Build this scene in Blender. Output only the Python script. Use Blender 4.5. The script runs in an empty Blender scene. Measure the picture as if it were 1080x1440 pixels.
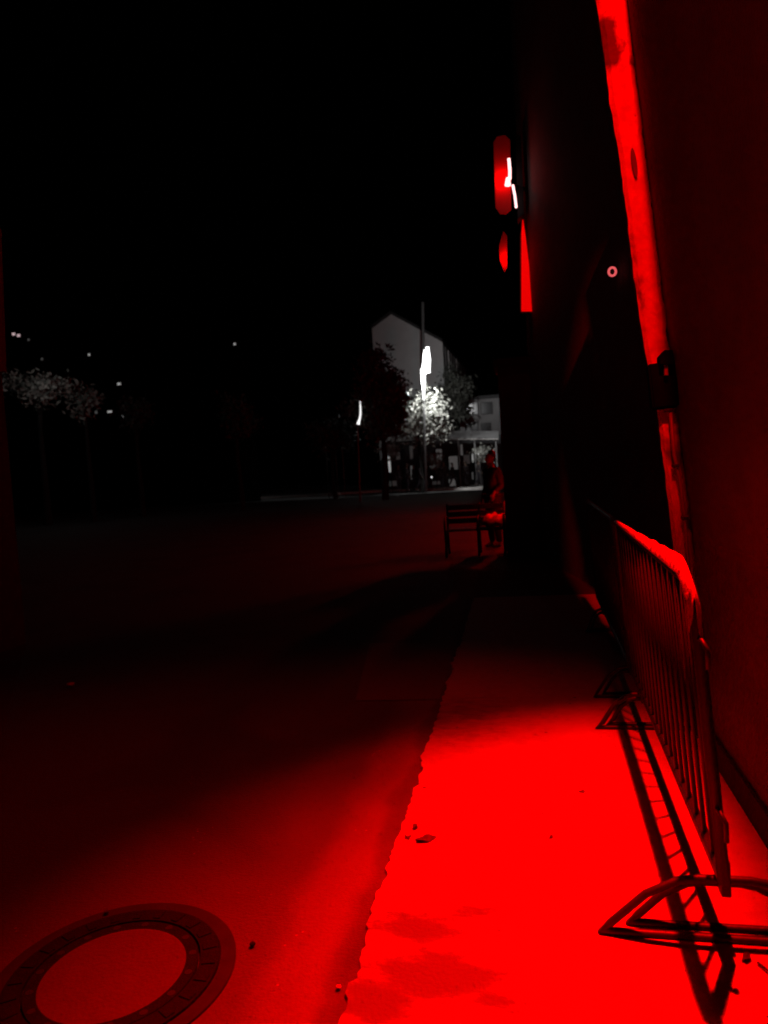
import bpy, bmesh, math, random
from mathutils import Vector, Matrix, noise
random.seed(7)
C = bpy.context.scene
COL = C.collection
PI = math.pi

# ------------------------------------------------------------------ camera
F, CX, CY = 1040.0, 540.0, 720.0
VPX, VPY, ROLL = 740.0, 650.0, math.radians(3.0)
H = 1.5
yc = Vector((VPX-CX, -(VPY-CY), -F)).normalized()
zc = Vector((-math.sin(ROLL), math.cos(ROLL), 0))
zc = (zc - yc*zc.dot(yc)).normalized()
xc = yc.cross(zc).normalized()
W2C = Matrix((xc, yc, zc)).transposed()
C2W = W2C.transposed()
cam_d = bpy.data.cameras.new('camera')
cam = bpy.data.objects.new('camera', cam_d); COL.objects.link(cam)
cam.matrix_world = Matrix.Translation((0, 0, H)) @ C2W.to_4x4()
cam_d.sensor_fit = 'VERTICAL'; cam_d.sensor_height = 36; cam_d.lens = 26
cam_d.clip_end = 500; cam_d.clip_start = 0.05
cam_d.dof.use_dof = True; cam_d.dof.focus_distance = 3.2; cam_d.dof.aperture_fstop = 2.6
C.camera = cam
EYE = Vector((0, 0, H))

def ray(px, py): return C2W @ Vector((px-CX, -(py-CY), -F))
def at(px, py, Y):
    d = ray(px, py); return EYE + d*(Y/d.y)
def gr(px, py, z=0.0):
    d = ray(px, py); return EYE + d*((z-H)/d.z)
def proj(p):
    v = W2C @ (Vector(p)-EYE); return CX - v.x/v.z*F*1.0, CY + v.y/v.z*F

# ------------------------------------------------------------------ materials
def mat(name, col, rough=0.8, metal=0.0, var=0.25, scale=3.0, bump=0.0, bscale=30.0, dark=None, dscale=1.2, dlo=0.5, dhi=0.62, spec=0.3):
    m = bpy.data.materials.new(name); m.use_nodes = True
    nt = m.node_tree; N = nt.nodes; L = nt.links
    b = N['Principled BSDF']
    b.inputs['Roughness'].default_value = rough; b.inputs['Metallic'].default_value = metal
    b.inputs['Specular IOR Level'].default_value = spec
    tc = N.new('ShaderNodeTexCoord')
    n = N.new('ShaderNodeTexNoise'); n.inputs['Scale'].default_value = scale; n.inputs['Detail'].default_value = 8; n.inputs['Roughness'].default_value = .65
    L.new(tc.outputs['Object'], n.inputs['Vector'])
    r = N.new('ShaderNodeValToRGB')
    c = Vector(col[:3])
    r.color_ramp.elements[0].position = .3; r.color_ramp.elements[1].position = .7
    r.color_ramp.elements[0].color = (*(c*(1-var)), 1); r.color_ramp.elements[1].color = (*[min(1, k*(1+var)) for k in c], 1)
    L.new(n.outputs['Fac'], r.inputs['Fac'])
    out = r.outputs['Color']
    if dark is not None:
        n2 = N.new('ShaderNodeTexNoise'); n2.inputs['Scale'].default_value = dscale; n2.inputs['Detail'].default_value = 6; n2.inputs['Distortion'].default_value = .6
        L.new(tc.outputs['Object'], n2.inputs['Vector'])
        r2 = N.new('ShaderNodeMapRange'); r2.inputs['From Min'].default_value = dlo; r2.inputs['From Max'].default_value = dhi
        L.new(n2.outputs['Fac'], r2.inputs['Value'])
        mx = N.new('ShaderNodeMix'); mx.data_type = 'RGBA'
        L.new(r2.outputs['Result'], mx.inputs['Factor']); L.new(out, mx.inputs['A']); mx.inputs['B'].default_value = (*dark, 1)
        out = mx.outputs['Result']
    L.new(out, b.inputs['Base Color'])
    if bump > 0:
        n3 = N.new('ShaderNodeTexNoise'); n3.inputs['Scale'].default_value = bscale; n3.inputs['Detail'].default_value = 6
        L.new(tc.outputs['Object'], n3.inputs['Vector'])
        bp = N.new('ShaderNodeBump'); bp.inputs['Strength'].default_value = bump; bp.inputs['Distance'].default_value = .02
        L.new(n3.outputs['Fac'], bp.inputs['Height']); L.new(bp.outputs['Normal'], b.inputs['Normal'])
    return m
def emit(name, col, s):
    m = bpy.data.materials.new(name); m.use_nodes = True
    b = m.node_tree.nodes['Principled BSDF']
    b.inputs['Base Color'].default_value = (.2, .2, .2, 1)
    b.inputs['Emission Color'].default_value = (*col, 1); b.inputs['Emission Strength'].default_value = s
    return m

M = dict(
 asphalt=mat('asphalt', (.055,.055,.054), .85, var=.12, scale=40, bump=.35, bscale=90, dark=(.040,.040,.040), dscale=.9),
 patch=mat('asphalt_patch', (.10,.10,.10), .85, var=.12, scale=30, bump=.3, bscale=90),
 gutter=mat('gutter_concrete', (.20,.19,.18), .8, var=.15, scale=9, bump=.3, bscale=60, dark=(.13,.13,.13), dscale=2.2),
 slab=mat('pavement_concrete', (.38,.37,.35), .8, var=.12, scale=14, bump=.3, bscale=70),
 stain=mat('pavement_stain', (.16,.155,.15), .8, var=.5, scale=9, bump=.3, bscale=70),
 kerb=mat('kerb_stone', (.45,.44,.42), .8, var=.2, scale=6, bump=.2),
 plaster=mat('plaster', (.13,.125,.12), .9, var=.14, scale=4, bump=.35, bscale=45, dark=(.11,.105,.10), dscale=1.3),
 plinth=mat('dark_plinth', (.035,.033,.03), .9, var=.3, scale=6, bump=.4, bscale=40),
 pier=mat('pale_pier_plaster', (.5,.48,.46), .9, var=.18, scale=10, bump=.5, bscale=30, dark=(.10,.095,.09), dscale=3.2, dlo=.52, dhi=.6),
 darkwall=mat('dark_facade', (.11,.105,.10), .9, var=.2, scale=3, bump=.3, bscale=40),
 glass=mat('dark_glass', (.015,.016,.018), .15, var=.1, spec=.5),
 frame=mat('window_frame', (.02,.02,.02), .6, var=.1),
 galv=mat('galvanised_steel', (.042,.042,.044), .5, metal=.5, var=.2, scale=20, bump=.1, bscale=80),
 iron=mat('cast_iron', (.007,.007,.007), .8, spec=.1, metal=0, var=.3, scale=40, bump=.4, bscale=120),
 fill=mat('manhole_fill', (.06,.058,.056), .85, var=.1, scale=18, bump=.3, bscale=80),
 night_black=mat('night_black_finish', (.003,.003,.003), .95, var=.3, spec=0),  # night darkness put into the colour; the black cable box shares it
 black=mat('black_plastic', (.012,.012,.013), .6, var=.2),
 conduit=mat('painted_conduit', (.22,.20,.20), .4, var=.15, scale=12),
 cloth=mat('pale_stand_in', (.6,.58,.56), .9, var=.15, scale=12, bump=.5, bscale=25),
 leaf=mat('lit_foliage', (.19,.195,.175), .6, var=.45, scale=1.7),  # paler copy of the leaf colour for lamp-lit crowns
 leaf_shade=mat('shaded_foliage', (.05,.053,.045), .6, var=.4, scale=1.5),  # darker copy of the same leaf colour for crowns in shade
 bark=mat('bark', (.015,.014,.013), .9, var=.4, scale=8, bump=.5),
 deadleaf=mat('dead_leaf', (.05,.035,.03), .8, var=.4, scale=60),
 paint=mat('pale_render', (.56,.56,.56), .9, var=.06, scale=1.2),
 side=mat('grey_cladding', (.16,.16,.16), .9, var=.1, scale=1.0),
 roof=mat('dark_roof', (.04,.04,.042), .9, var=.2, scale=2),
 pole=mat('pole_metal', (.12,.12,.12), .6, metal=.3, var=.2),
 wood=mat('bench_wood', (.12,.10,.09), .6, var=.25, scale=14),
 castdark=mat('bench_iron', (.03,.03,.03), .5, metal=.3, var=.2),
 skin=mat('skin', (.20,.14,.11), .6, var=.06),
 jacket=mat('jacket_cloth', (.035,.03,.032), .9, var=.2, scale=20),
 trousers=mat('trouser_cloth', (.04,.04,.05), .9, var=.2, scale=20),
 hair=mat('hair', (.03,.02,.015), .6, var=.3, scale=40),
 shoe=mat('shoe_leather', (.03,.03,.03), .5, var=.2),
 white=mat('red_sign_panel', (.7,.02,.02), .7, var=.05),
 tube_hot=emit('pink_white_tube', (1,.55,.55), 2.2),
 red_win=emit('red_lit_window', (1,0,0), .78),
 red_ring=emit('red_ring_lamp', (1,.13,.14), .8),
 lampwhite=emit('white_lamp', (1,1,1), 4),
 lampdim=emit('small_white_lamp', (1,1,1), 1.1),
 winA=emit('lit_pane_bright', (1,1,.98), .28),
 winB=emit('lit_pane_mid', (1,1,.98), .045),
 winC=emit('lit_pane_faint', (1,.98,.96), .014),
 pinkwin=emit('lit_pane_pink', (1,.72,.76), .45),
)

# ------------------------------------------------------------------ mesh helpers
def thing(name, label, cat, loc=(0,0,0), rz=0, group=None):
    o = bpy.data.objects.new(name, None); COL.objects.link(o)
    o.empty_display_size = .2
    o.location = loc; o.rotation_euler = (0, 0, rz); o['label'] = label; o['category'] = cat
    if group: o['group'] = group
    return o
def tag(o, label, cat, group=None):
    o['label'] = label; o['category'] = cat
    if group: o['group'] = group
    return o
def obj(name, bm, m, parent=None, local=False, smooth=False):
    if parent is not None and not local:
        # bring world coordinates into the space of the (possibly nested) parent
        off = Vector((0,0,0)); q = parent
        while q is not None: off += Vector(q.location); q = q.parent
        bmesh.ops.translate(bm, verts=bm.verts, vec=-off)
    me = bpy.data.meshes.new(name)
    bmesh.ops.recalc_face_normals(bm, faces=bm.faces)
    bm.to_mesh(me); bm.free()
    me.materials.append(M[m] if isinstance(m, str) else m)
    if smooth: me.polygons.foreach_set('use_smooth', [True]*len(me.polygons))
    o = bpy.data.objects.new(name, me); COL.objects.link(o)
    if parent is not None: o.parent = parent
    return o
def struct(name, bm, m):
    o = obj(name, bm, m); o['kind'] = 'structure'; return o
def box(bm, a, b, bev=0.0):
    x0,y0,z0 = a; x1,y1,z1 = b
    vs = [bm.verts.new(p) for p in ((x0,y0,z0),(x1,y0,z0),(x1,y1,z0),(x0,y1,z0),(x0,y0,z1),(x1,y0,z1),(x1,y1,z1),(x0,y1,z1))]
    fs = [bm.faces.new([vs[i] for i in f]) for f in ((0,3,2,1),(4,5,6,7),(0,1,5,4),(1,2,6,5),(2,3,7,6),(3,0,4,7))]
    if bev > 0:
        es = list({e for f in fs for e in f.edges})
        bmesh.ops.bevel(bm, geom=es, offset=bev, segments=2, affect='EDGES', profile=.5)
    return vs
def prism(bm, front, vec):
    """closed solid: polygon + extrusion vector"""
    a = [bm.verts.new(p) for p in front]; b = [bm.verts.new(Vector(p)+Vector(vec)) for p in front]
    n = len(a); bm.faces.new(a); bm.faces.new(b[::-1])
    for i in range(n): bm.faces.new((a[i], b[i], b[(i+1)%n], a[(i+1)%n]))
def tube(bm, pts, r, seg=10, closed=False, caps=True):
    pts = [Vector(p) for p in pts]; n = len(pts)
    rs = r if isinstance(r, (list, tuple)) else [r]*n
    rings = []; up = None
    for i, p in enumerate(pts):
        if closed: t = (pts[(i+1)%n]-pts[i-1]).normalized()
        else: t = (pts[min(i+1,n-1)]-pts[max(i-1,0)]).normalized()
        if up is None:
            up = Vector((0,0,1)) if abs(t.z) < .9 else Vector((1,0,0))
        s = t.cross(up)
        if s.length < 1e-4: s = t.orthogonal()
        s.normalize(); u = s.cross(t).normalized(); up = u
        rings.append([bm.verts.new(p + s*math.cos(2*PI*k/seg)*rs[i] + u*math.sin(2*PI*k/seg)*rs[i]) for k in range(seg)])
    m = n if closed else n-1
    for i in range(m):
        A, B = rings[i], rings[(i+1)%n]
        for k in range(seg): bm.faces.new((A[k], A[(k+1)%seg], B[(k+1)%seg], B[k]))
    if not closed and caps:
        bm.faces.new(rings[0][::-1]); bm.faces.new(rings[-1])
def arc(c, r, a0, a1, u, v, n=6):
    c, u, v = Vector(c), Vector(u), Vector(v)
    return [c + u*r*math.cos(a0+(a1-a0)*i/n) + v*r*math.sin(a0+(a1-a0)*i/n) for i in range(n+1)]
def sheet(bm, pts):
    return bm.faces.new([bm.verts.new(p) for p in pts])
def copy_tree(o, parent=None):
    c = o.copy(); COL.objects.link(c)
    if parent is not None: c.parent = parent
    for ch in list(o.children): copy_tree(ch, c)
    return c
def B(): return bmesh.new()

# ------------------------------------------------------------------ ground
bm = B(); s = 160
sheet(bm, [(-s,-20,0),(s,-20,0),(s,230,0),(-s,230,0)])
struct('road', bm, 'asphalt')

# pavement along the right side, with its crumbled edge
p0 = gr(478,1440); p1 = gr(622,985)
edge = []
n = 420
for i in range(n+1):
    t = -0.9 + 3.2*i/n
    p = p0.lerp(p1, t)
    j = (noise.noise(Vector((t*8, 3.1, 0)))*.028 + noise.noise(Vector((t*34, 1.1, 0)))*.022 + noise.noise(Vector((t*90, 6.1, 0)))*.016)
    edge.append(Vector((p.x+j, p.y, 0.012)))
bm = B()
far = edge[-1]
poly = edge + [Vector((1.6, far.y, .012)), Vector((1.6, edge[0].y, .012))]
prism(bm, poly, (0,0,-.02))
struct('pavement', bm, 'slab')
# worn stain patches, gutter and repair sheets
def blotch(px, py, rx, ry, z, seed, nn=44, rough=.35):
    c = gr(px, py); out = []
    for k in range(nn):
        a = 2*PI*k/nn
        q = 1 + rough*noise.noise(Vector((math.cos(a)*2+seed, math.sin(a)*2, seed*.7))) + rough*.6*noise.noise(Vector((math.cos(a)*6+seed, math.sin(a)*6, 4)))
        out.append((c.x+math.cos(a)*rx*q, c.y+math.sin(a)*ry*q, z))
    return out
# stain with soft edges: shader mask around a few centres on the pavement
def stain_mask(m, spots, colour):
    nt = m.node_tree; N, L = nt.nodes, nt.links
    b = N['Principled BSDF']; src = b.inputs['Base Color'].links[0].from_socket
    g = N.new('ShaderNodeNewGeometry'); tot = None
    nz = N.new('ShaderNodeTexNoise'); nz.inputs['Scale'].default_value = 9; nz.inputs['Detail'].default_value = 12; nz.inputs['Roughness'].default_value = .78
    an = N.new('ShaderNodeVectorMath'); an.operation = 'MULTIPLY'; an.inputs[1].default_value = (.8, 2.0, 1); L.new(g.outputs['Position'], an.inputs[0]); L.new(an.outputs['Vector'], nz.inputs['Vector'])
    for (x, y, rx, ry, w) in spots:
        mp = N.new('ShaderNodeMapping'); mp.vector_type = 'POINT'
        mp.inputs['Location'].default_value = (-x/rx, -y/ry, 0); mp.inputs['Scale'].default_value = (1/rx, 1/ry, 0)
        L.new(g.outputs['Position'], mp.inputs['Vector'])
        ln = N.new('ShaderNodeVectorMath'); ln.operation = 'LENGTH'; L.new(mp.outputs['Vector'], ln.inputs[0])
        mr = N.new('ShaderNodeMapRange'); mr.inputs['From Min'].default_value = 1; mr.inputs['From Max'].default_value = .1
        mr.inputs['To Max'].default_value = w
        L.new(ln.outputs['Value'], mr.inputs['Value'])
        if tot is None: tot = mr.outputs['Result']
        else:
            ad = N.new('ShaderNodeMath'); ad.operation = 'MAXIMUM'; L.new(tot, ad.inputs[0]); L.new(mr.outputs['Result'], ad.inputs[1]); tot = ad.outputs[0]
    # mask = smoothstep(noise + radial)
    ad = N.new('ShaderNodeMath'); ad.operation = 'MULTIPLY_ADD'; L.new(nz.outputs['Fac'], ad.inputs[0]); ad.inputs[1].default_value = 1.6; L.new(tot, ad.inputs[2])
    mr = N.new('ShaderNodeMapRange'); mr.interpolation_type = 'SMOOTHSTEP'; mr.inputs['From Min'].default_value = .72; mr.inputs['From Max'].default_value = 1.55
    L.new(ad.outputs[0], mr.inputs['Value'])
    gate = N.new('ShaderNodeMath'); gate.operation = 'MULTIPLY'; gate.use_clamp = True
    mm = N.new('ShaderNodeMath'); mm.operation = 'MULTIPLY'; mm.inputs[1].default_value = 4; mm.use_clamp = True; L.new(tot, mm.inputs[0])
    L.new(mr.outputs['Result'], gate.inputs[0]); L.new(mm.outputs[0], gate.inputs[1])
    mx = N.new('ShaderNodeMix'); mx.data_type = 'RGBA'; L.new(gate.outputs[0], mx.inputs['Factor']); L.new(src, mx.inputs['A']); mx.inputs['B'].default_value = (*colour, 1)
    L.new(mx.outputs['Result'], b.inputs['Base Color'])
def spot(px, py, rx, ry, w=1.0):
    g = gr(px, py); return (g.x, g.y, rx, ry, w)
def specks(m, thr, col, sc):
    nt = m.node_tree; N, L = nt.nodes, nt.links
    bs = N['Principled BSDF']; src = bs.inputs['Base Color'].links[0].from_socket
    g = N.new('ShaderNodeNewGeometry')
    vo = N.new('ShaderNodeTexVoronoi'); vo.inputs['Scale'].default_value = sc; L.new(g.outputs['Position'], vo.inputs['Vector'])
    n2 = N.new('ShaderNodeTexNoise'); n2.inputs['Scale'].default_value = 3.0; n2.inputs['Detail'].default_value = 3; L.new(g.outputs['Position'], n2.inputs['Vector'])
    mu = N.new('ShaderNodeMath'); mu.operation = 'MULTIPLY'; L.new(vo.outputs['Color'], mu.inputs[0]); L.new(n2.outputs['Fac'], mu.inputs[1])
    th = N.new('ShaderNodeMapRange'); th.inputs['From Min'].default_value = thr; th.inputs['From Max'].default_value = thr+.03; L.new(mu.outputs[0], th.inputs['Value'])
    ds = N.new('ShaderNodeMapRange'); ds.inputs['From Min'].default_value = .32; ds.inputs['From Max'].default_value = .15; L.new(vo.outputs['Distance'], ds.inputs['Value'])
    m2 = N.new('ShaderNodeMath'); m2.operation = 'MULTIPLY'; L.new(th.outputs['Result'], m2.inputs[0]); L.new(ds.outputs['Result'], m2.inputs[1])
    mx = N.new('ShaderNodeMix'); mx.data_type = 'RGBA'; L.new(m2.outputs[0], mx.inputs['Factor']); L.new(src, mx.inputs['A']); mx.inputs['B'].default_value = (*col, 1)
    L.new(mx.outputs['Result'], bs.inputs['Base Color'])
specks(M['slab'], .5, (.07,.065,.06), 26)
specks(M['slab'], .56, (.03,.03,.03), 11)
specks(M['asphalt'], .50, (.12,.12,.12), 55)
stain_mask(M['slab'], [spot(610,1375,.36,.2,1.0), spot(590,1310,.3,.14,.9), spot(530,1410,.24,.2,.9), spot(700,1415,.3,.12,.7), spot(665,1285,.2,.1,.7), spot(640,1010,.7,.8,.35)], (.10,.095,.09))

# pale worn gutter line in the asphalt alongside the pavement
def gutter_line(m, a, b, stops):
    nt = m.node_tree; N, L = nt.nodes, nt.links
    bs = N['Principled BSDF']; src = bs.inputs['Base Color'].links[0].from_socket
    d = (b-a); n_ = Vector((-d.y, d.x, 0)).normalized()
    if n_.x > 0: n_ = -n_
    g = N.new('ShaderNodeNewGeometry')
    nz = N.new('ShaderNodeTexNoise'); nz.inputs['Scale'].default_value = 2.2; nz.inputs['Detail'].default_value = 5
    L.new(g.outputs['Position'], nz.inputs['Vector'])
    dt = N.new('ShaderNodeVectorMath'); dt.operation = 'DOT_PRODUCT'; L.new(g.outputs['Position'], dt.inputs[0]); dt.inputs[1].default_value = n_
    ma = N.new('ShaderNodeMath'); ma.operation = 'MULTIPLY_ADD'; L.new(nz.outputs['Fac'], ma.inputs[0]); ma.inputs[1].default_value = .22; L.new(dt.outputs['Value'], ma.inputs[2])
    sb = N.new('ShaderNodeMath'); sb.operation = 'SUBTRACT'; L.new(ma.outputs[0], sb.inputs[0]); sb.inputs[1].default_value = a.dot(n_)+.11
    rp_ = N.new('ShaderNodeValToRGB'); rp_.color_ramp.interpolation = 'EASE'
    e = rp_.color_ramp.elements
    while len(e) < len(stops): e.new(.5)
    for k, (p, v) in enumerate(stops): e[k].position = p; e[k].color = (v, v, v, 1)
    L.new(sb.outputs[0], rp_.inputs['Fac'])
    mx = N.new('ShaderNodeMix'); mx.data_type = 'RGBA'; mx.blend_type = 'MULTIPLY'; mx.inputs['Factor'].default_value = 1
    sc = N.new('ShaderNodeVectorMath'); sc.operation = 'SCALE'; sc.inputs['Scale'].default_value = 2.2
    L.new(rp_.outputs['Color'], sc.inputs[0]); L.new(src, mx.inputs['A']); L.new(sc.outputs['Vector'], mx.inputs['B'])
    L.new(mx.outputs['Result'], bs.inputs['Base Color'])
gutter_line(M['asphalt'], p0, p1, [(0,.48),(.04,.6),(.10,1.0),(.2,.88),(.34,.52),(.7,.44)])
bm = B()
pp = [gr(500,986), gr(618,984), gr(640,905), gr(520,905)]
sheet(bm, [(p.x,p.y,.0045) for p in pp]); struct('road_patch', bm, 'patch')
# far pavement with its kerb
k0 = gr(470,697); k1 = gr(538,692); k2 = gr(700,688); k3 = gr(760,684)
bm = B()
prism(bm, [(k0.x,k0.y+1,0),(k1.x,k1.y,0),(k2.x,k2.y,0),(k3.x+3,k3.y,0),(40,140,0),(-60,140,0),(-30,k0.y+6,0)], (0,0,.11)); struct('square_paving', bm, 'gutter')
bm = B()
for a, b in ((k0+Vector((0,1,0)),k1),(k1,k2),(k2,k3)):
    d = (b-a); dn = d.normalized(); nn_ = Vector((-dn.y,dn.x,0))*.3
    L_ = d.length; nseg = max(1, int(L_/1.0))
    for i in range(nseg):
        u = a+dn*(L_*i/nseg+.01); v = a+dn*(L_*(i+1)/nseg-.01)
        jz = random.uniform(0,.008)
        prism(bm, [(u.x,u.y-.01,0),(v.x,v.y-.01,0),(v.x+nn_.x,v.y+nn_.y,0),(u.x+nn_.x,u.y+nn_.y,0)], (0,0,.15+jz))
struct('kerb', bm, 'kerb')

# ------------------------------------------------------------------ manhole
mc = gr(160,1372)
mh = thing('manhole_cover', 'round concrete filled manhole cover in a dark iron ring in the road', 'manhole cover', (mc.x, mc.y, 0))
def disc_ring(bm, c, r0, r1, z0, z1, seg=64, wob=0):
    for k in range(seg):
        a, b = 2*PI*k/seg, 2*PI*(k+1)/seg
        def p(r, t, z): return bm.verts.new((c[0]+math.cos(t)*r, c[1]+math.sin(t)*r, z))
        bm.faces.new((p(r0,a,z1),p(r1,a,z1),p(r1,b,z1),p(r0,b,z1)))
        bm.faces.new((p(r1,a,z1),p(r1,a,z0),p(r1,b,z0),p(r1,b,z1)))
        if r0 > 0: bm.faces.new((p(r0,a,z0),p(r0,a,z1),p(r0,b,z1),p(r0,b,z0)))
    bmesh.ops.remove_doubles(bm, verts=bm.verts, dist=1e-5)
bm = B(); disc_ring(bm, mc, .325, .372, 0, .0075); obj('outer_collar', bm, mat('collar_mortar', (.014,.014,.014), .85, var=.3, scale=14), mh)
bm = B(); disc_ring(bm, mc, .262, .322, 0, .013); obj('frame_ring', bm, 'iron', mh)
bm = B(); disc_ring(bm, mc, .218, .256, 0, .011); cv = obj('cover_ring', bm, 'iron', mh)
bm = B()
vs = [bm.verts.new((mc.x+math.cos(2*PI*k/64)*.218, mc.y+math.sin(2*PI*k/64)*.218, .010)) for k in range(64)]
bm.faces.new(vs); obj('concrete_fill', bm, 'fill', mh)
for k in range(16):
    a = 2*PI*k/16+.1
    bm = B(); cc = (mc.x+math.cos(a)*.238, mc.y+math.sin(a)*.238)
    disc_ring(bm, cc, 0.0, .012, .0112, .0125, seg=12); obj('vent_hole', bm, 'black', mh)
for k in range(24):
    a = 2*PI*k/24
    bm = B(); u = Vector((math.cos(a), math.sin(a), 0)); w = Vector((-u.y,u.x,0))
    c0 = Vector((mc.x,mc.y,.0135))+u*.270; c1 = Vector((mc.x,mc.y,.0135))+u*.312
    prism(bm, [c0-w*.012, c1-w*.014, c1+w*.014, c0+w*.012], (0,0,.003)); obj('rib', bm, 'iron', mh)
bm = B(); g = gr(150,1289); disc_ring(bm, (g.x,g.y), 0, .008, 0.004, .02, seg=10)
obj('lifting_lug', bm, 'galv', mh)

# ------------------------------------------------------------------ dead leaves and pebbles
def leaf(px, py, r, rz, label, z=.016, name='dead_leaf', cat='leaf', grp='dead leaves on the pavement'):
    g = gr(px, py); bm = B()
    out = []
    for k in range(14):
        a = 2*PI*k/14; q = r*(.75+.35*abs(math.cos(2.5*a)))*(1.25 if k == 0 else 1)
        x, y = math.cos(a)*q*1.3, math.sin(a)*q*.8
        out.append((g.x+x*math.cos(rz)-y*math.sin(rz), g.y+x*math.sin(rz)+y*math.cos(rz), z+.006*math.sin(a*2)+.004))
    c = bm.verts.new((g.x, g.y, z)); vs = [bm.verts.new(p) for p in out]
    for k in range(14): bm.faces.new((c, vs[k], vs[(k+1)%14]))
    for f in list(bm.faces): pass
    ex = bmesh.ops.extrude_face_region(bm, geom=list(bm.faces))
    bmesh.ops.translate(bm, verts=[v for v in ex['geom'] if isinstance(v, bmesh.types.BMVert)], vec=(0,0,.0015))
    o = obj(name, bm, 'deadleaf'); tag(o, label, cat, grp); return o
leaf(597,1186,.030,.3,'broad curled dead leaf on the crumbled pavement edge')
leaf(584,1169,.014,1.4,'small dark leaf just behind the broad leaf')
leaf(574,1183,.013,2.4,'small dark leaf left of the broad leaf at the pavement edge')
leaf(775,1184,.008,.8,'tiny dead leaf alone in the middle of the bright pavement')
leaf(818,1119,.010,.1,'thin dead leaf on the pavement beyond the tiny one')
leaf(1050,1356,.014,.9,'dead leaf beside the near foot of the barrier')
bm = B(); tube(bm, [(*gr(1066,1362)[:2],.018),(*gr(1080,1374)[:2],.02),(*gr(1100,1392)[:2],.017)], .003, 6)
tag(obj('twig', bm, 'deadleaf'), 'thin dark twig on the pavement at the right edge', 'twig')
for (px,py,r,lb) in ((476,1392,.008,'pale pebble in the gutter'),(355,1332,.010,'dark pebble on the road beside the manhole'),(100,966,.03,'pale stone lying far out on the dark road')):
    g = gr(px,py); bm = B(); bmesh.ops.create_icosphere(bm, subdivisions=2, radius=r)
    for v in bm.verts: v.co = v.co*(1+.25*noise.noise(v.co*60)); v.co.z *= .6; v.co += Vector((g.x,g.y,.006+r*.5))
    tag(obj('pebble', bm, 'kerb' if 'pale' in lb else 'iron'), lb, 'pebble')

# ------------------------------------------------------------------ near building on the right
YE = 4.6
bt = at(975,760,YE); tp = at(882,0,YE)
sl = (tp.x-bt.x)/(tp.z-bt.z)
def wx(z): return bt.x + sl*(z-bt.z)
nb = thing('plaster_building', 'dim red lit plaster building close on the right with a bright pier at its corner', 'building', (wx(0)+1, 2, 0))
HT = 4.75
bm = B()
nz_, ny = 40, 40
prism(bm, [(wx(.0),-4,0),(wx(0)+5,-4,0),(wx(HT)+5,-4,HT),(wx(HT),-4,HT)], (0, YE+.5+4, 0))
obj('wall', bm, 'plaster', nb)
bm = B()
prism(bm, [(wx(0)-.19,-4,.0),(wx(0)+.06,-4,0),(wx(1.0)+.06,-4,1.0),(wx(1.0)+.004,-4,1.0),(wx(.5)-.055,-4,.5),(wx(.13)-.15,-4,.13)], (0, YE+4-.03, 0))
obj('battered_base', bm, 'plaster', nb)
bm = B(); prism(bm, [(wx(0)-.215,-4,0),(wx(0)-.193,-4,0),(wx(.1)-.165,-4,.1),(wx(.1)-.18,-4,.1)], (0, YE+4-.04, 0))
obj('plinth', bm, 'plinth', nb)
# battered pier: crumbled edges
def edgepts(lst, Y): return [at(x,y,Y) for x,y in lst]
Lp = edgepts([(820,-140),(838,0),(850,80),(858,150),(870,215),(881,300),(890,380),(900,450),(909,506),(924,577),(934,660),(945,755)], YE)
def lerp_edge(lst, z):
    for a, b in zip(lst, lst[1:]):
        if b.z <= z <= a.z: return b.x+(a.x-b.x)*(z-b.z)/(a.z-b.z)
    return lst[0].x if z > lst[0].z else lst[-1].x+(lst[-1].x-lst[-2].x)/(lst[-1].z-lst[-2].z)*(z-lst[-1].z)*.3
bm = B(); ztop = Lp[0].z; N_ = 150; prev = None
grid = []
for i in range(N_+1):
    z = ztop*i/N_
    xl = lerp_edge(Lp, z)+.006*noise.noise(Vector((z*12,0,0)))
    xr = wx(z)-.004 + (.010*noise.noise(Vector((z*8,5,0))) + .006*noise.noise(Vector((z*25,5,0))))
    row = []
    for k in range(7):
        u = k/6; x = xl+(xr-xl)*u
        y = YE-.02 - .01*noise.noise(Vector((x*10,z*7,0))) + (.018 if k in (0,6) else 0)
        row.append(bm.verts.new((x,y,z)))
    row.append(bm.verts.new((max(xr,xl+.05), YE+.06, z))); row.insert(0, bm.verts.new((xl+.02, YE+.06, z)))
    grid.append(row)
for r0, r1 in zip(grid, grid[1:]):
    for k in range(len(r0)): bm.faces.new((r0[k], r0[(k+1)%len(r0)], r1[(k+1)%len(r0)], r1[k]))
bm.faces.new(grid[0]); bm.faces.new(grid[-1][::-1])
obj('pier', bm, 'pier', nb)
# oval recess cap on the pier
def disc_at(px, py, Y, rx, rz, th, name, m, parent, lean=0):
    c = at(px,py,Y); bm = B()
    pts = [(c.x+math.cos(a)*rx+math.sin(a)*rz*lean, c.y, c.z+math.sin(a)*rz) for a in [2*PI*k/24 for k in range(24)]]
    prism(bm, pts, (0,th,0)); return obj(name, bm, m, parent)
disc_at(892,229,YE-.038,.014,.085,.015,'oval_plug',mat('brown_plug', (.09,.085,.08), .8), nb, -.1)
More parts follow.
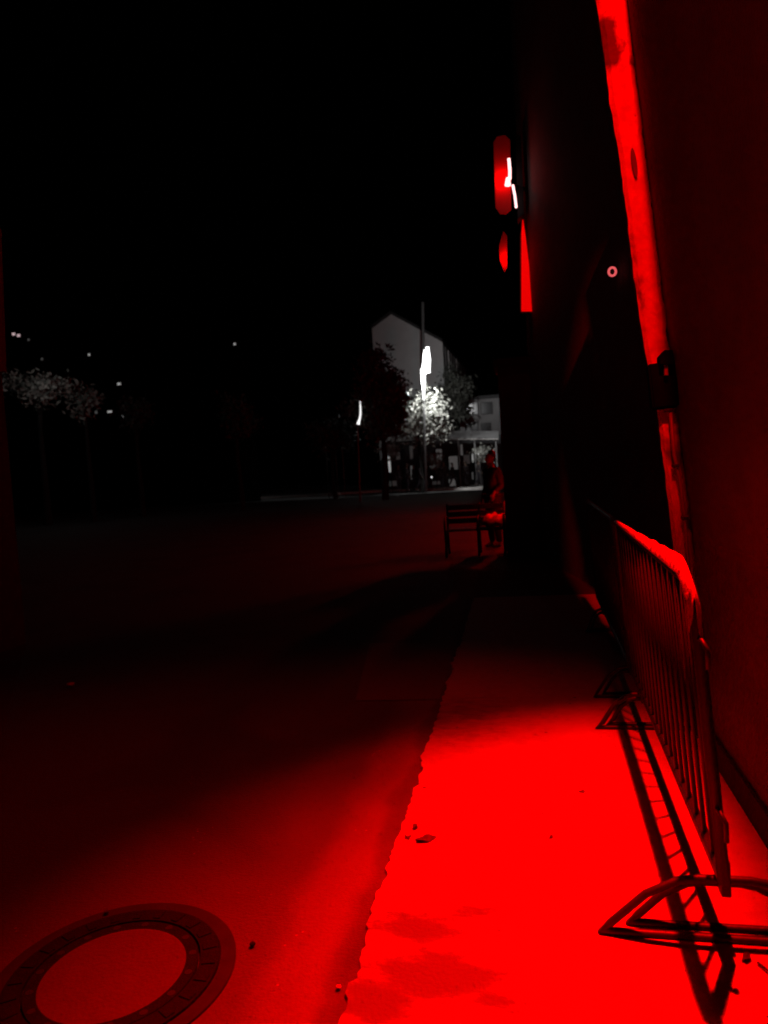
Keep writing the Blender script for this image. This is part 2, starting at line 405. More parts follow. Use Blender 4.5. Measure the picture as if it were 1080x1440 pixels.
# dark cable box on the pier and the conduit below it
a = at(911,512,YE-.1); b = at(951,512,YE-.1); c = at(956,572,YE-.1); d = at(918,576,YE-.1)
bm = B(); prism(bm, [a, b+Vector((0,0,.02)), c, d], (0,.085,0))
bmesh.ops.bevel(bm, geom=list(bm.edges), offset=.012, segments=2, affect='EDGES')
cbx = obj('cable_box', bm, 'night_black', nb)
bm = B(); u = at(925,500,YE-.15); v = at(944,494,YE-.15)
prism(bm, [at(928,512,YE-.15), at(928,500,YE-.15), at(935,492,YE-.15), at(946,492,YE-.15), at(949,512,YE-.15)], (0,.1,0))
obj('cable_gland', bm, 'night_black', cbx)
bm = B(); tube(bm, [at(936,508,YE-.115), at(937,528,YE-.125)], .012, 8); obj('cable', bm, 'conduit', cbx)
bm = B(); tube(bm, [at(943,578,YE-.06), at(948,640,YE-.06), at(957,680,YE-.06), at(964,740,YE-.06), at(968,800,YE-.06), Vector((at(968,800,YE-.06).x+.02, YE-.06, .05))], .011, 8)
obj('conduit', bm, 'conduit', nb, smooth=True)
for (px,py) in ((950,655),(963,729)):
    c = at(px,py,YE-.07); bm = B(); box(bm, c-Vector((.018,.015,.01)), c+Vector((.018,.03,.01)), .003); obj('conduit_clip', bm, 'galv', nb)

# ------------------------------------------------------------------ crowd barriers
TILT = math.tan(math.radians(3.5))
def make_barrier(label):
    t = thing('crowd_barrier', label, 'barrier', (0,0,0), 0, 'crowd barriers along the wall')
    Ln, Hh, zb, R = 2.3, 1.12, .24, .0185
    rc = .12
    pts = []
    ex, ez = Vector((0,1,0)), Vector((0,0,1))
    pts += [(0, 0, zb+.0)]; pts += [(0,0,.6)]
    pts += arc((0, rc, Hh-rc), rc, PI, PI/2, ex, ez, 7)
    pts += arc((0, Ln-rc, Hh-rc), rc, PI/2, 0, ex, ez, 7)
    pts += [(0, Ln, .6), (0, Ln, zb)]
    pts = [(Vector(p).x-TILT*Vector(p).z, Vector(p).y, Vector(p).z) for p in pts]
    bm = B(); tube(bm, pts, R, 12, closed=True); obj('frame', bm, 'galv', t, True, True)
    n = 17
    for i in range(n):
        y = Ln*(i+1)/(n+1)
        bm = B(); tube(bm, [(-TILT*zb,y,zb),(-TILT*Hh,y,Hh)], .0075, 8); obj('bar', bm, 'galv', t, True, True)
    for y in (.06, Ln-.42):
        bm = B()
        big = 1 if y < 1 else .68
        for (w, hh, dy) in ((.37*big,.205,0),(.28*big,.165,.055)):
            pts = [(-w,y+dy,.022),(-w+.03,y+dy,.045),(-w*.62,y+dy,hh*.72),(-w*.36,y+dy,hh*.95),(-w*.2,y+dy,hh),(w*.2,y+dy,hh),(w*.36,y+dy,hh*.95),(w*.62,y+dy,hh*.72),(w-.03,y+dy,.045),(w,y+dy,.022),(w-.05,y+dy,.02),(-w+.05,y+dy,.02)]
            tube(bm, pts, .0125, 10, closed=True)
        obj('foot', bm, 'galv', t, True, True)
        bm = B(); box(bm, (-.014,y-.02,.16), (.014,y+.075,zb+.03), .004); obj('foot_clamp', bm, 'galv', t, True)
    for z in (.46, .96):
        bm = B(); tube(bm, [(-TILT*z,-.015,z),(-TILT*z,-.05,z+.005),(.012-TILT*z,-.065,z-.02),(.012-TILT*z,-.065,z-.075)], .007, 8); obj('hook', bm, 'galv', t, True, True)
        bm = B(); tube(bm, arc((-TILT*z, Ln+.042, z), .026, 0, 2*PI, (1,0,0), (0,1,0), 12)[:-1], .006, 8, closed=True); obj('eye_ring', bm, 'galv', t, True, True)
    return t
bx = gr(1022,1329)
br = make_barrier('galvanised steel crowd barrier with a pale sheet added for the bright flare on its near top corner')
br.location = (bx.x, bx.y-.06, 0)
fe = gr(896,1000); fe = bx+(fe-bx)*((2.2)/(fe.y-bx.y))
br.rotation_euler = (0, 0, -math.atan2(fe.x-bx.x, 2.2)*1.0)
b2 = copy_tree(br); b2['label'] = 'second crowd barrier standing in the dark just beyond the near one'
ang = br.rotation_euler.z
b2.location = Vector(br.location) + Vector((-math.sin(ang)*2.37, math.cos(ang)*2.37, 0)); b2.rotation_euler.z = ang+.01
for ch in b2.children:
    if ch.name.startswith('foot') and not ch.name.startswith('foot_clamp'): ch.scale.x = .62
print('barrier', bx, fe, math.degrees(ang))
def bpt(l, y, z, ox=0): # a point in the first barrier's frame
    ox -= TILT*z
    return Vector(br.location) + Vector((-math.sin(ang)*y+math.cos(ang)*ox, math.cos(ang)*y+math.sin(ang)*ox, z))
# made-up pale sheet shaped to the bright flare along the top rail
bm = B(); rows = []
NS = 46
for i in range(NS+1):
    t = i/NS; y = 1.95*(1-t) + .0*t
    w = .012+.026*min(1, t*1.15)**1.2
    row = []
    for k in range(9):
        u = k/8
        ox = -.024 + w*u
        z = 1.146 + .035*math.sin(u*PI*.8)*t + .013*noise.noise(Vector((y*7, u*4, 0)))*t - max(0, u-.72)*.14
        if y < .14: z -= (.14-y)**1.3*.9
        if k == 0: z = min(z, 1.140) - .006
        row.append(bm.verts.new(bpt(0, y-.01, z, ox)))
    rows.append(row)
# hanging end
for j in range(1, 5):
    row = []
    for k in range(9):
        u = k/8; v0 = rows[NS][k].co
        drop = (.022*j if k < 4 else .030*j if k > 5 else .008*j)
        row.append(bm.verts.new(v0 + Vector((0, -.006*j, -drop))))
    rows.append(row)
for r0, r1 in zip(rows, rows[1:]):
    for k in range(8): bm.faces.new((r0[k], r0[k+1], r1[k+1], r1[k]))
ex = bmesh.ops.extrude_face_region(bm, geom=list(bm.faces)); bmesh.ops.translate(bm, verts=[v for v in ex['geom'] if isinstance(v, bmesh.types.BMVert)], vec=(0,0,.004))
tag(obj('sheet', bm, 'cloth', smooth=True), 'pale sheet added for the bright flare along the top rail of the near barrier', 'sheet')

# ------------------------------------------------------------------ dark building beyond, its facade running obliquely into the street
cor = at(737,400,11.8)      # corner facing the street
pA = Vector((wx(0)+.45, YE+.6, 0)); pB = Vector((cor.x, cor.y, 0))
db = thing('dark_building', 'tall unlit building beyond the pier with a red lit window at its far corner', 'building', (pA.x+1, pA.y+3, 0))
bm = B(); prism(bm, [pA, pB, pB+Vector((7,.6,0)), pA+Vector((7,-.2,0))], (0,0,13)); obj('wall', bm, 'darkwall', db)
dirf = (pB-pA).normalized(); nf = Vector((-dirf.y, dirf.x, 0))
if nf.x > 0: nf = -nf
def fpt(s, z, o=0): return pA + dirf*s + nf*o + Vector((0,0,z))
Lf = (pB-pA).length
for (s0,z0,w,h) in ((1.0,7.6,1.0,1.5),(3.3,7.6,1.0,1.5)):
    bm = B(); 
    for (a0,a1,c0,c1) in ((s0,s0+w,z0,z0+.07),(s0,s0+w,z0+h-.07,z0+h),(s0,s0+.07,z0+.07,z0+h-.07),(s0+w-.07,s0+w,z0+.07,z0+h-.07),(s0+w/2-.03,s0+w/2+.03,z0+.07,z0+h-.07)):
        prism(bm, [fpt(a0,c0,.003),fpt(a1,c0,.003),fpt(a1,c1,.003),fpt(a0,c1,.003)], nf*.02)
    fr = obj('window', bm, 'frame', db)
    bm = B(); prism(bm, [fpt(s0+.07,z0+.07,.004),fpt(s0+w-.07,z0+.07,.004),fpt(s0+w-.07,z0+h-.07,.004),fpt(s0+.07,z0+h-.07,.004)], nf*.015); obj('pane', bm, 'glass', fr)
    bm = B(); prism(bm, [fpt(s0-.06,z0-.06,.003),fpt(s0+w+.06,z0-.06,.003),fpt(s0+w+.06,z0-.003,.003),fpt(s0-.06,z0-.003,.003)], nf*.04); obj('sill', bm, 'frame', fr)
# tall red-lit window slot by the corner
zA, zB = at(748,440,11.6).z, at(735,304,11.6).z
bm = B(); box(bm, (cor.x+.02, cor.y-.34, zA-.06), (cor.x+.2, cor.y-.1, zB+.05))
def flatpoly(bm, pix, Y, th=.05): prism(bm, [at(x,y,Y) for x,y in pix], (0,th,0))
bm = B(); flatpoly(bm, [(731,440),(750,440),(737,300),(731,330)], 11.36, .02); 
fw = obj('window', bm, 'black', db)
bm = B(); flatpoly(bm, [(733,437.5),(748,437.5),(744,372),(739,330),(735,304),(733,330)], 11.33, .025); obj('red_pane', bm, 'red_win', fw)
# porch bay at street level
pc = gr(714,786)
bm = B(); 
box(bm, (pc.x, pc.y, 0), (pB.x+2.5, pc.y+1.0, 3.0)); 
obj('porch', bm, 'darkwall', db)
bm = B(); box(bm, (pc.x-.06, pc.y-.06, 3.002), (pB.x+2.5, pc.y+1.06, 3.12)); obj('porch_roof', bm, 'roof', db)
# ring lamp
rc_ = at(860,382,0+7.2)
t_ = (rc_-pA).dot(dirf)
# intersect the ray with the facade plane
d_ = ray(860,382); k_ = (pA-EYE).dot(nf)/d_.dot(nf); rp = EYE+d_*k_
rl = thing('ring_lamp', 'small round lamp glowing pink red on the dark facade', 'lamp', rp)
bm = B(); uu = dirf; 
kr = rp.y/F; rp = at(861,382,rp.y-.3)
tube(bm, [rp+Vector((math.cos(a)*4.4*kr,0,math.sin(a)*5.2*kr)) for a in [2*PI*k/20 for k in range(20)]], 1.5*kr, 8, closed=True); obj('glowing_ring', bm, 'red_ring', rl)
bm = B(); tube(bm, [rp+Vector((0,.3,0)), rp+Vector((0,.02,0))], .015, 12); obj('lamp_base', bm, 'black', rl)
# ------------------------------------------------------------------ red sign lantern at the corner
SY = 11.0
sp = at(728,255,SY)
sg = thing('wall_sign', 'red glowing blank sign panel projecting over the street with two pink tubes', 'sign', (sp.x, sp.y, sp.z))
bm = B(); flatpoly(bm, [(694,200),(699,192),(710,190),(717,196),(719,294),(712,300),(703,300),(697,292)], SY+.3, .04); obj('panel', bm, 'white', sg)
bm = B(); flatpoly(bm, [(725,189),(733,192),(737,300),(728,308)], SY+.1, .25); obj('side_frame', bm, 'black', sg)
bm = B(); tube(bm, [at(715.5,223,SY-.1), at(717,240,SY-.1), at(717,252,SY-.1)], .022, 10); tube(bm, [at(714.5,250,SY-.1), at(714,261,SY-.1)], [.03,.045], 10); obj('tube', bm, 'tube_hot', sg)
bm = B(); tube(bm, [at(721,260,SY-.1), at(724,275,SY-.1), at(726,292,SY-.1)], .018, 10); obj('tube', bm, 'tube_hot', sg)
bm = B(); tube(bm, [at(722,262,SY-.1), at(728,262,SY+.1)], .02, 8); tube(bm, [at(728,262,SY+.1), at(745,268,SY+.9)], .025, 8); obj('bracket', bm, 'black', sg)
bm = B(); flatpoly(bm, [(708,325),(713,332),(713,376),(709,382),(703,366),(702,345)], SY+.2, .05)
tag(obj('disc_sign', bm, 'white'), 'small red lit curved panel hanging below the glowing sign', 'sign')

# ------------------------------------------------------------------ bench at the corner
by = 12.3
bl = gr(628,784); brr = gr(712,784)
bn = thing('park_bench', 'slatted bench with dark iron ends beside the standing person', 'bench', (bl.x, bl.y, 0))
x0, x1, y0 = bl.x, pc.x-.03, bl.y
Wb = x1-x0
for i in range(4):
    bm = B(); box(bm, (x0+.02, y0+.03+i*.11, .42), (x1-.02, y0+.12+i*.11, .455), .006); obj('seat_slat', bm, 'wood', bn)
for i in range(3):
    bm = B(); box(bm, (x0+.02, y0+.47+i*.03, .52+i*.115), (x1-.02, y0+.495+i*.03, .61+i*.115), .006); obj('back_slat', bm, 'wood', bn)
for x in (x0, x0+Wb*.55, x1-.02):
    bm = B()
    tube(bm, [(x,y0,.0),(x+.0,y0+.05,.2),(x,y0+.02,.41),(x,y0+.46,.41),(x,y0+.56,.86)], .022, 8)
    tube(bm, [(x,y0+.44,.41),(x,y0+.42,.2),(x,y0+.52,.0)], .022, 8)
    tube(bm, [(x,y0-.02,.41),(x,y0-.03,.6),(x,y0+.1,.66),(x,y0+.48,.64)], .018, 8)
    obj('iron_end', bm, 'castdark', bn, smooth=True)

# pale bag put in for the bright patch at the bench's right end
bgc = Vector((pc.x-.20, bl.y+.22, .455)); bm = B()
bmesh.ops.create_icosphere(bm, subdivisions=4, radius=1)
for v in bm.verts:
    q = v.co.copy(); k = 1+.16*noise.noise(q*2.3+Vector((3,1,0)))+.06*noise.noise(q*7)
    z = max(q.z*k, -.8)
    v.co = bgc + Vector((q.x*k*.22*(1-.3*q.z), q.y*k*.14, .13*.8+z*.13+.022*math.sin(q.x*9+1)+.01*noise.noise(q*6)))
tag(obj('bag', bm, 'cloth', smooth=True), 'slumped pale bag added for the bright red patch on the right end of the bench', 'bag')
# ------------------------------------------------------------------ people
def grow(chains, m, name, parent, sub=2):
    """chains: list of [(point, (rx, ry))...]; first point of later chains joins an existing joint index"""
    me = bpy.data.meshes.new(name); verts = []; edges = []; rad = []
    idx = {}
    for ch in chains:
        prev = None
        for p, r in ch:
            key = tuple(round(c, 4) for c in p)
            if key not in idx:
                idx[key] = len(verts); verts.append(p); rad.append(r)
            k = idx[key]
            if prev is not None and prev != k: edges.append((prev, k))
            prev = k
    me.from_pydata(verts, edges, [])
    o = bpy.data.objects.new(name, me); COL.objects.link(o)
    sk = o.modifiers.new('skin', 'SKIN'); 
    for i, v in enumerate(me.skin_vertices[0].data):
        r = rad[i]; v.radius = r if isinstance(r, tuple) else (r, r); v.use_root = (i == 0)
    sb = o.modifiers.new('sub', 'SUBSURF'); sb.levels = sub; sb.render_levels = sub
    dg = bpy.context.evaluated_depsgraph_get()
    nm = bpy.data.meshes.new_from_object(o.evaluated_get(dg)); nm.materials.clear(); nm.materials.append(M[m])
    nm.polygons.foreach_set('use_smooth', [True]*len(nm.polygons))
    o.modifiers.clear(); o.data = nm; nm.name = name
    o.parent = parent
    return o
def make_person(label, group, stride=0.0, bent=0.0, jm='jacket', tm='trousers', detail=True, bag=False):
    t = thing('person', label, 'person', (0,0,0), 0, group)
    s = stride
    pel = (0,0,.93)
    hipL, hipR = (.09,0,.90), (-.09,0,.90)
    knL, knR = (.10,-.22*s-.02,.50), (-.10,.10*s-.02,.50)
    anL, anR = (.10,-.30*s+.02,.09), (-.10,.36*s+.02,.09+.06*s)
    toL, toR = (.11,-.30*s-.13,.04), (-.11,.36*s-.12,.035+.01*s)
    sp1, sp2, nk = (0,0,1.12), (0,-.01,1.33), (0,-.01,1.45)
    nk2, hd1, hd2, hd3 = (0,-.02,1.51), (0,-.035,1.57), (0,-.02,1.645), (0,-.015,1.70)
    shL, shR = (.17,0,1.39), (-.17,0,1.39)
    elL, elR = (.23,.05+.08*s,1.12), (-.23,.04-.1*s,1.12)
    wrL, wrR = (.22,-.04-.05*s+bent*-.2,.88+.25*bent), (-.22,-.08-.12*s,.88)
    paL = tuple(Vector(wrL)+Vector((0,-.02,-.07))); paR = tuple(Vector(wrR)+Vector((0,-.02,-.07)))
    body = [[(pel,(.13,.095)),(sp1,(.115,.085)),(sp2,(.135,.09)),(nk,(.06,.06)),(nk2,(.055,.058)),(hd1,(.066,.08)),(hd2,(.078,.092)),(hd3,(.055,.07))],
            [(pel,(.13,.095)),(hipL,.09),(knL,.058),(anL,.042),(toL,(.04,.028))],
            [(pel,(.13,.095)),(hipR,.09),(knR,.058),(anR,.042),(toR,(.04,.028))],
            [(sp2,(.135,.09)),(shL,.055),(elL,.040),(wrL,.026),(paL,(.034,.016))],
            [(sp2,(.135,.09)),(shR,.055),(elR,.040),(wrR,.026),(paR,(.034,.016))]]
    if detail:
        for pa, sx in ((paL,1),(paR,-1)):
            for q in range(4):
                a = Vector(pa)+Vector((0,-.026+.017*q,-.015)); ln = (.07,.08,.075,.058)[q]
                b = a+Vector((-.006*sx,0,-ln*.5)); c = b+Vector((-.016*sx,-.002,-ln*.45))
                body.append([(pa,(.034,.016)),(tuple(a),.009),(tuple(b),.008),(tuple(c),.006)])
            a = Vector(pa)+Vector((-.01*sx,-.035,.025)); b = a+Vector((-.012*sx,-.02,-.03)); body.append([(pa,(.034,.016)),(tuple(a),.010),(tuple(b),.008)])
    bo = grow(body, 'skin', 'body', t)
    if detail: # nose, ears
        bm = B(); bmesh.ops.create_icosphere(bm, subdivisions=2, radius=.014, matrix=Matrix.Translation((0,-.125,1.60))@Matrix.Diagonal((.8,1.2,1.5,1)))
        obj('nose', bm, 'skin', t, True, True)
        for sx in (-1,1):
            bm = B(); bmesh.ops.create_icosphere(bm, subdivisions=2, radius=.022, matrix=Matrix.Translation((.082*sx,-.01,1.61))@Matrix.Diagonal((.4,.8,1.3,1)))
            obj('ear', bm, 'skin', t, True, True)
    def up(p, r): return (p, r)
    jk = [[((0,0,.86),(.155,.12)),(sp1,(.140,.11)),(sp2,(.16,.112)),(tuple(Vector(nk)+Vector((0,0,-.01))),(.075,.072))],
          [(sp2,(.16,.112)),(shL,.072),(elL,.056),(tuple(Vector(elL).lerp(Vector(wrL),.92)),.038)],
          [(sp2,(.16,.112)),(shR,.072),(elR,.056),(tuple(Vector(elR).lerp(Vector(wrR),.92)),.038)]]
    grow(jk, jm, 'jacket', t)
    grow([[((0,0,.96),(.14,.11)),(hipL,.105),(knL,.074),(tuple(Vector(anL)+Vector((0,0,.0))),.058)],[((0,0,.96),(.14,.11)),(hipR,.105),(knR,.074),(anR,.058)]], tm, 'trousers', t)
    for an, to in ((anL,toL),(anR,toR)):
        grow([[(tuple(Vector(an)+Vector((0,.03,-.045))),(.045,.04)),(tuple(Vector(an)+Vector((0,-.04,-.045))),(.048,.04)),(tuple(Vector(to)+Vector((0,-.03,-.002))),(.042,.026))]], 'shoe', 'shoe', t, 1)
    grow([[((0,.035,1.58),(.062,.05)),((0,.03,1.66),(.088,.085)),((0,.0,1.715),(.075,.085)),((0,-.03,1.725),(.06,.05))]], 'hair', 'hair', t)
    return t
near = make_person('person in a dark jacket standing behind the bench by the corner', None, 0.0, .5)
del_g = near.get('group', None)
pp = gr(696,777)
near.location = (pp.x-.02, bl.y+1.2, 0); near.rotation_euler.z = math.radians(-50); near.scale = (1,1,1)
walk = make_person('person mid stride at the kerb right below the lit tree', 'people standing about on the far square', .8, detail=False)
stand = make_person('person standing at the left end of the far group', 'people standing about on the far square', 0, detail=False)
def put(o, px, Yo, rz, sc=1.0):
    y = gr(px,689).y if False else 46.5+Yo
    g = at(px, 660, y); o.location = (g.x, y, .11); o.rotation_euler.z = rz; o.scale = (sc,sc,sc)
put(stand, 560, 1.0, .6); put(walk, 591, 0, 1.4)
ppl = [(stand,572,.4,2.0,1.03,'person standing second from the left in the far group'),(stand,582,1.6,-.8,.98,'person half hidden between two others under the lit tree'),
       (walk,601,2.2,-1.5,.97,'person stepping out right of the group under the lit tree'),(stand,624,.8,.2,1.02,'person standing alone in front of the shelter'),(walk,636,3.0,1.2,.96,'person walking past the lit bench in the shelter'),(stand,655,2.2,-2.2,.98,'person standing between the shelter posts'),(walk,673,3.2,1.8,1.0,'person farthest right under the shelter lamp')]
for src,px,yo,rz,sc,lb in ppl:
    o = copy_tree(src); o['label'] = lb; put(o, px, yo, rz, sc)

# ------------------------------------------------------------------ trees
def make_tree(name, label, base, crown_c, R3, nclump, nleaf, ls, seed, lm='leaf', trunk_r=.14, group=None):
    rnd = random.Random(seed)
    t = thing(name, label, 'tree', base, 0, group)
    base = Vector(base); cc = Vector(crown_c)
    bm = B()
    fork = base.lerp(cc, .55); fork.x = base.x+(cc.x-base.x)*.3+rnd.uniform(-.1,.1)
    tube(bm, [base, base.lerp(fork,.5)+Vector((rnd.uniform(-.08,.08),0,0)), fork, cc+Vector((0,0,R3[2]*.3))], [trunk_r*1.25, trunk_r, trunk_r*.8, trunk_r*.25], 8)
    clumps = []
    for k in range(nclump):
        while True:
            v = Vector((rnd.uniform(-1,1), rnd.uniform(-1,1), rnd.uniform(-1,1)))
            if .25 < v.length < 1: break
        v = v*(.72+.4*rnd.random())
        clumps.append(cc+Vector((v.x*R3[0], v.y*R3[1], v.z*R3[2])))
    for k in range(0, nclump, 3):
        e = clumps[k]; st = fork.lerp(cc, rnd.random()*.6)
        tube(bm, [st, st.lerp(e,.5)+Vector((0,0,.12)), e], [trunk_r*.35, trunk_r*.2, .015], 6)
    obj('trunk', bm, 'bark', t)
    bm = B()
    for k in range(nleaf):
        c = rnd.choice(clumps); sg_ = .16*min(R3)+.16
        p = c + Vector((rnd.gauss(0,sg_), rnd.gauss(0,sg_), rnd.gauss(0,sg_*.75)))
        a = Vector((rnd.gauss(0,1), rnd.gauss(0,1), rnd.gauss(0,1))).normalized(); b = a.orthogonal().normalized(); b = (b*math.cos(k)+a.cross(b)*math.sin(k))
        l = ls*rnd.uniform(.6,1.4)
        q = [p-a*l, p+b*l*.45, p+a*l, p-b*l*.45]
        bm.faces.new([bm.verts.new(x) for x in q])
    off = Vector(t.location); bmesh.ops.translate(bm, verts=bm.verts, vec=-off)
    me = bpy.data.meshes.new('crown'); bm.to_mesh(me); bm.free(); me.materials.append(M[lm])
    o = bpy.data.objects.new('crown', me); COL.objects.link(o); o.parent = t
    return t
def tree_px(name, label, px, py, Y, rx, rz, ncl, nl, ls, seed, lm='leaf', tr=.14, dx=0, group=None):
    c = at(px,py,Y); k = Y/F
    make_tree(name, label, (c.x+dx, Y, 0), c, (rx*k, rx*k*.8, rz*k), ncl, nl, ls, seed, lm, tr, group)
G1 = 'trees on the far square'
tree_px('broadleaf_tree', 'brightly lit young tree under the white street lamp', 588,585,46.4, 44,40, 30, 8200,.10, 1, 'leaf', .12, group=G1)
tree_px('broadleaf_tree', 'dark tree in front of the pale gable left of the lamp', 533,558,38, 40,62, 42, 7500,.13, 2, 'leaf_shade', .16, group=G1)
tree_px('broadleaf_tree', 'dark tree at the right shoulder of the gabled house', 632,560,56, 28,42, 26, 3500,.16, 3, 'leaf_shade', .15, group=G1)
tree_px('broadleaf_tree', 'faint tree left of the small lamp post', 466,612,43, 30,24, 22, 2600,.13, 4, 'leaf_shade', .12, group=G1)
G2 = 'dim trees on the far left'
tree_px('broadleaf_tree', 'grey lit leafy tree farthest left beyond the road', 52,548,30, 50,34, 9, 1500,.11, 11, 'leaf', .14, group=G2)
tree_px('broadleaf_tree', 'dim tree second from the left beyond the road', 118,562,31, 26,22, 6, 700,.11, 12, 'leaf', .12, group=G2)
tree_px('broadleaf_tree', 'small dim tree with a lit window low behind it', 190,580,33, 24,20, 12, 900,.11, 13, 'leaf_shade', .12, group=G2)
tree_px('broadleaf_tree', 'barely visible tree alone between the far left trees and the lamp post', 332,585,34, 24,34, 14, 1000,.12, 14, 'leaf_shade', .12, group=G2)

# ------------------------------------------------------------------ far buildings
def wallpoly(pix, Y, depth): return [at(x,y,Y) for x,y in pix]
gh = thing('gabled_house', 'tall house with a pale windowless gable rising behind the lit tree', 'house', (at(570,650,62).x, 62, 0))
GY = 62
bm = B()
gp = [at(523,462,GY), at(550,442,GY), at(622,481,GY)]
gl = Vector((at(523,600,GY).x-.3, GY, 0)); grt = Vector((gp[2].x+.0, GY, 0)); gl.x = gp[0].x
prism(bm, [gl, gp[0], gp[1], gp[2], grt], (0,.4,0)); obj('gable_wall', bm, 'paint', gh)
e1 = at(622,481,GY); e2 = at(655,520,80)
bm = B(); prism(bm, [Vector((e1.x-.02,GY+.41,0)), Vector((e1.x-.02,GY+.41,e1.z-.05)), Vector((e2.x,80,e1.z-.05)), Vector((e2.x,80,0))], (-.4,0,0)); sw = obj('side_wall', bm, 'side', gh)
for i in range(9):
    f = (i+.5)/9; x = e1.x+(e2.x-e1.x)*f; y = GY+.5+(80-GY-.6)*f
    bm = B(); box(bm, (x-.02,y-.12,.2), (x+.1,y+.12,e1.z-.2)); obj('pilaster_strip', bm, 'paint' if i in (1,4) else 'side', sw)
bm = B()
ap, le, re = gp[1], gp[0], gp[2]
o_ = Vector((0,-.25,0)); bk = Vector((e2.x-e1.x, 80-GY, 0))
for a, b in ((le,ap),(ap,re)):
    prism(bm, [a+o_+Vector((0,0,.02)), b+o_+Vector((0,0,.02)), b+bk+Vector((0,0,.02)), a+bk+Vector((0,0,.02))], (0,0,.22))
obj('roof', bm, 'roof', gh)
# small white house with windows
wh = thing('white_house', 'small pale house with dark square windows right of the lit tree', 'house', (at(676,650,58).x, 58, 0))
a = at(645,564,58); b = at(702,566,58)
bm = B(); box(bm, (a.x,58,0), (b.x,64,a.z)); obj('wall', bm, 'side', wh)
bm = B(); box(bm, (a.x-.2,57.8,a.z+.003), (b.x+.2,64.2,a.z+.25)); obj('roof', bm, 'roof', wh)
for (x,y,x2,y2) in ((655,567,672,582),(677,567,692,581),(655,595,672,606),(677,596,690,606)):
    u = at(x,y,57.95); v = at(x2,y2,57.95)
    bm = B(); box(bm, (u.x-.06,57.93,v.z-.06), (v.x+.06,57.997,u.z+.06)); w_ = obj('window', bm, 'frame', wh)
    bm = B(); box(bm, (u.x,57.90,v.z), (v.x,57.928,u.z)); obj('pane', bm, 'glass', w_)
# shelter with canopy
SHY = 50
sh = thing('canopy_shelter', 'open shelter with a broad pale canopy on thin posts behind the people', 'shelter', (at(650,650,SHY).x, SHY, .11))
bm = B(); prism(bm, [at(592,617.5,SHY), at(701,616.5,SHY), at(701,606,SHY+1.5), at(612,606,SHY+1.5)], (0,.35,.02)); obj('canopy', bm, 'side', sh)
bm = B(); prism(bm, [at(592,618.8,SHY-.05), at(701,617.8,SHY-.05), at(701,616.8,SHY-.05), at(592,617.8,SHY-.05)], (0,.04,0)); obj('gutter_edge', bm, 'kerb', sh)
for px in (600, 646, 669, 699):
    g = at(px, 650, SHY+.2); bm = B(); tube(bm, [(g.x,SHY+.2,.11),(g.x,SHY+.2,at(px,617,SHY).z)], .05, 8); obj('post', bm, 'side', sh)
for (x,y,x2,y2,m_) in ((631,642,644,660,'winB'),(647,625,651,640,'winB')):
    u = at(x,y,SHY+1.4); v = at(x2,y2,SHY+1.4); bm = B(); box(bm,(u.x,SHY+1.4,v.z),(v.x,SHY+1.46,u.z)); obj('lit_panel', bm, m_, sh)
# shop row behind
RY = 54
sr = thing('shop_row', 'low dark shop front with scattered dim lit panes behind the far people', 'building', (at(600,650,RY).x, RY, 0))
u = at(538,622,RY); v = at(704,622,RY)
bm = B(); box(bm, (u.x,RY,.0), (v.x,RY+5,u.z)); obj('wall', bm, 'roof', sr)
for (x,y,x2,y2,m_) in ((543,642,550,664,'winA'),(545,626,556,640,'winC'),(557,636,563,646,'winC'),(576,627,581,645,'winC'),(577,655,581,674,'winB'),(604,640,612,658,'winB'),(613,632,622,648,'winB'),(607,648,617,658,'winC'),(559,664,563,674,'winC'),(540,677,560,683,'winC'),(631,674,643,683,'winB'),(608,677,619,681,'winC'),(663.5,638,666,650,'winA'),(663.5,664,666,674,'winB'),(668,640,684,648,'winC'),(652,640,661,652,'winC')):
    u = at(x,y,RY-.03); v = at(x2,y2,RY-.03)
    bm = B(); box(bm, (u.x-.08,RY-.05,v.z-.08), (v.x+.08,RY-.003,u.z+.08)); w_ = obj('window', bm, 'roof', sr)
    bm = B(); box(bm, (u.x,RY-.08,v.z), (v.x,RY-.053,u.z)); obj('pane', bm, m_, w_)
# clipped bushes catching the lamp light in front of the shops
for i,(px,py,lb) in enumerate(((612,648,'rounded bush lit grey in front of the shops'),(549,634,'thin bush at the left end of the shops'),(678,642,'bush under the small lamp at the right end of the shelter'))):
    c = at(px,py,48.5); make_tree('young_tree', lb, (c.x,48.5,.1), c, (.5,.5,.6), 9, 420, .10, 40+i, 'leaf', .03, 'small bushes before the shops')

# ------------------------------------------------------------------ lamps on the square
LY = 45
base = at(597,650,LY)
sl_ = thing('street_lamp', 'tall street lamp with a blazing white head shaped as two light streaks above the lit tree', 'street lamp', (base.x, LY, .11), 0, 'street lamps on the far square')
bm = B(); tube(bm, [(base.x,LY,.11), at(596,560,LY), at(597,520,LY)], [.07,.055,.045], 10); obj('pole', bm, 'pole', sl_)
bm = B(); tube(bm, [at(601,488,LY-.1), at(602.5,505,LY-.1), at(602,524,LY-.1)], [.10,.13,.12], 10); tube(bm, [at(597,492,LY-.2), at(596,512,LY-.2), at(595,526,LY-.2)], [.05,.09,.17], 10); obj('lamp_streak', bm, 'lampwhite', sl_, smooth=True)  # lamp head drawn out into the shape of its light streaks
bm = B(); tube(bm, [at(595,519,LY-.15), at(595,535,LY-.15), at(596,562,LY-.15)], [.16,.12,.04], 10); obj('lamp_streak', bm, 'lampwhite', sl_, smooth=True)
LYL = 37
b2_ = at(503,650,LYL)
s2 = thing('street_lamp', 'lower slim street lamp at the left edge of the square', 'street lamp', (b2_.x, LYL, 0), 0, 'street lamps on the far square')
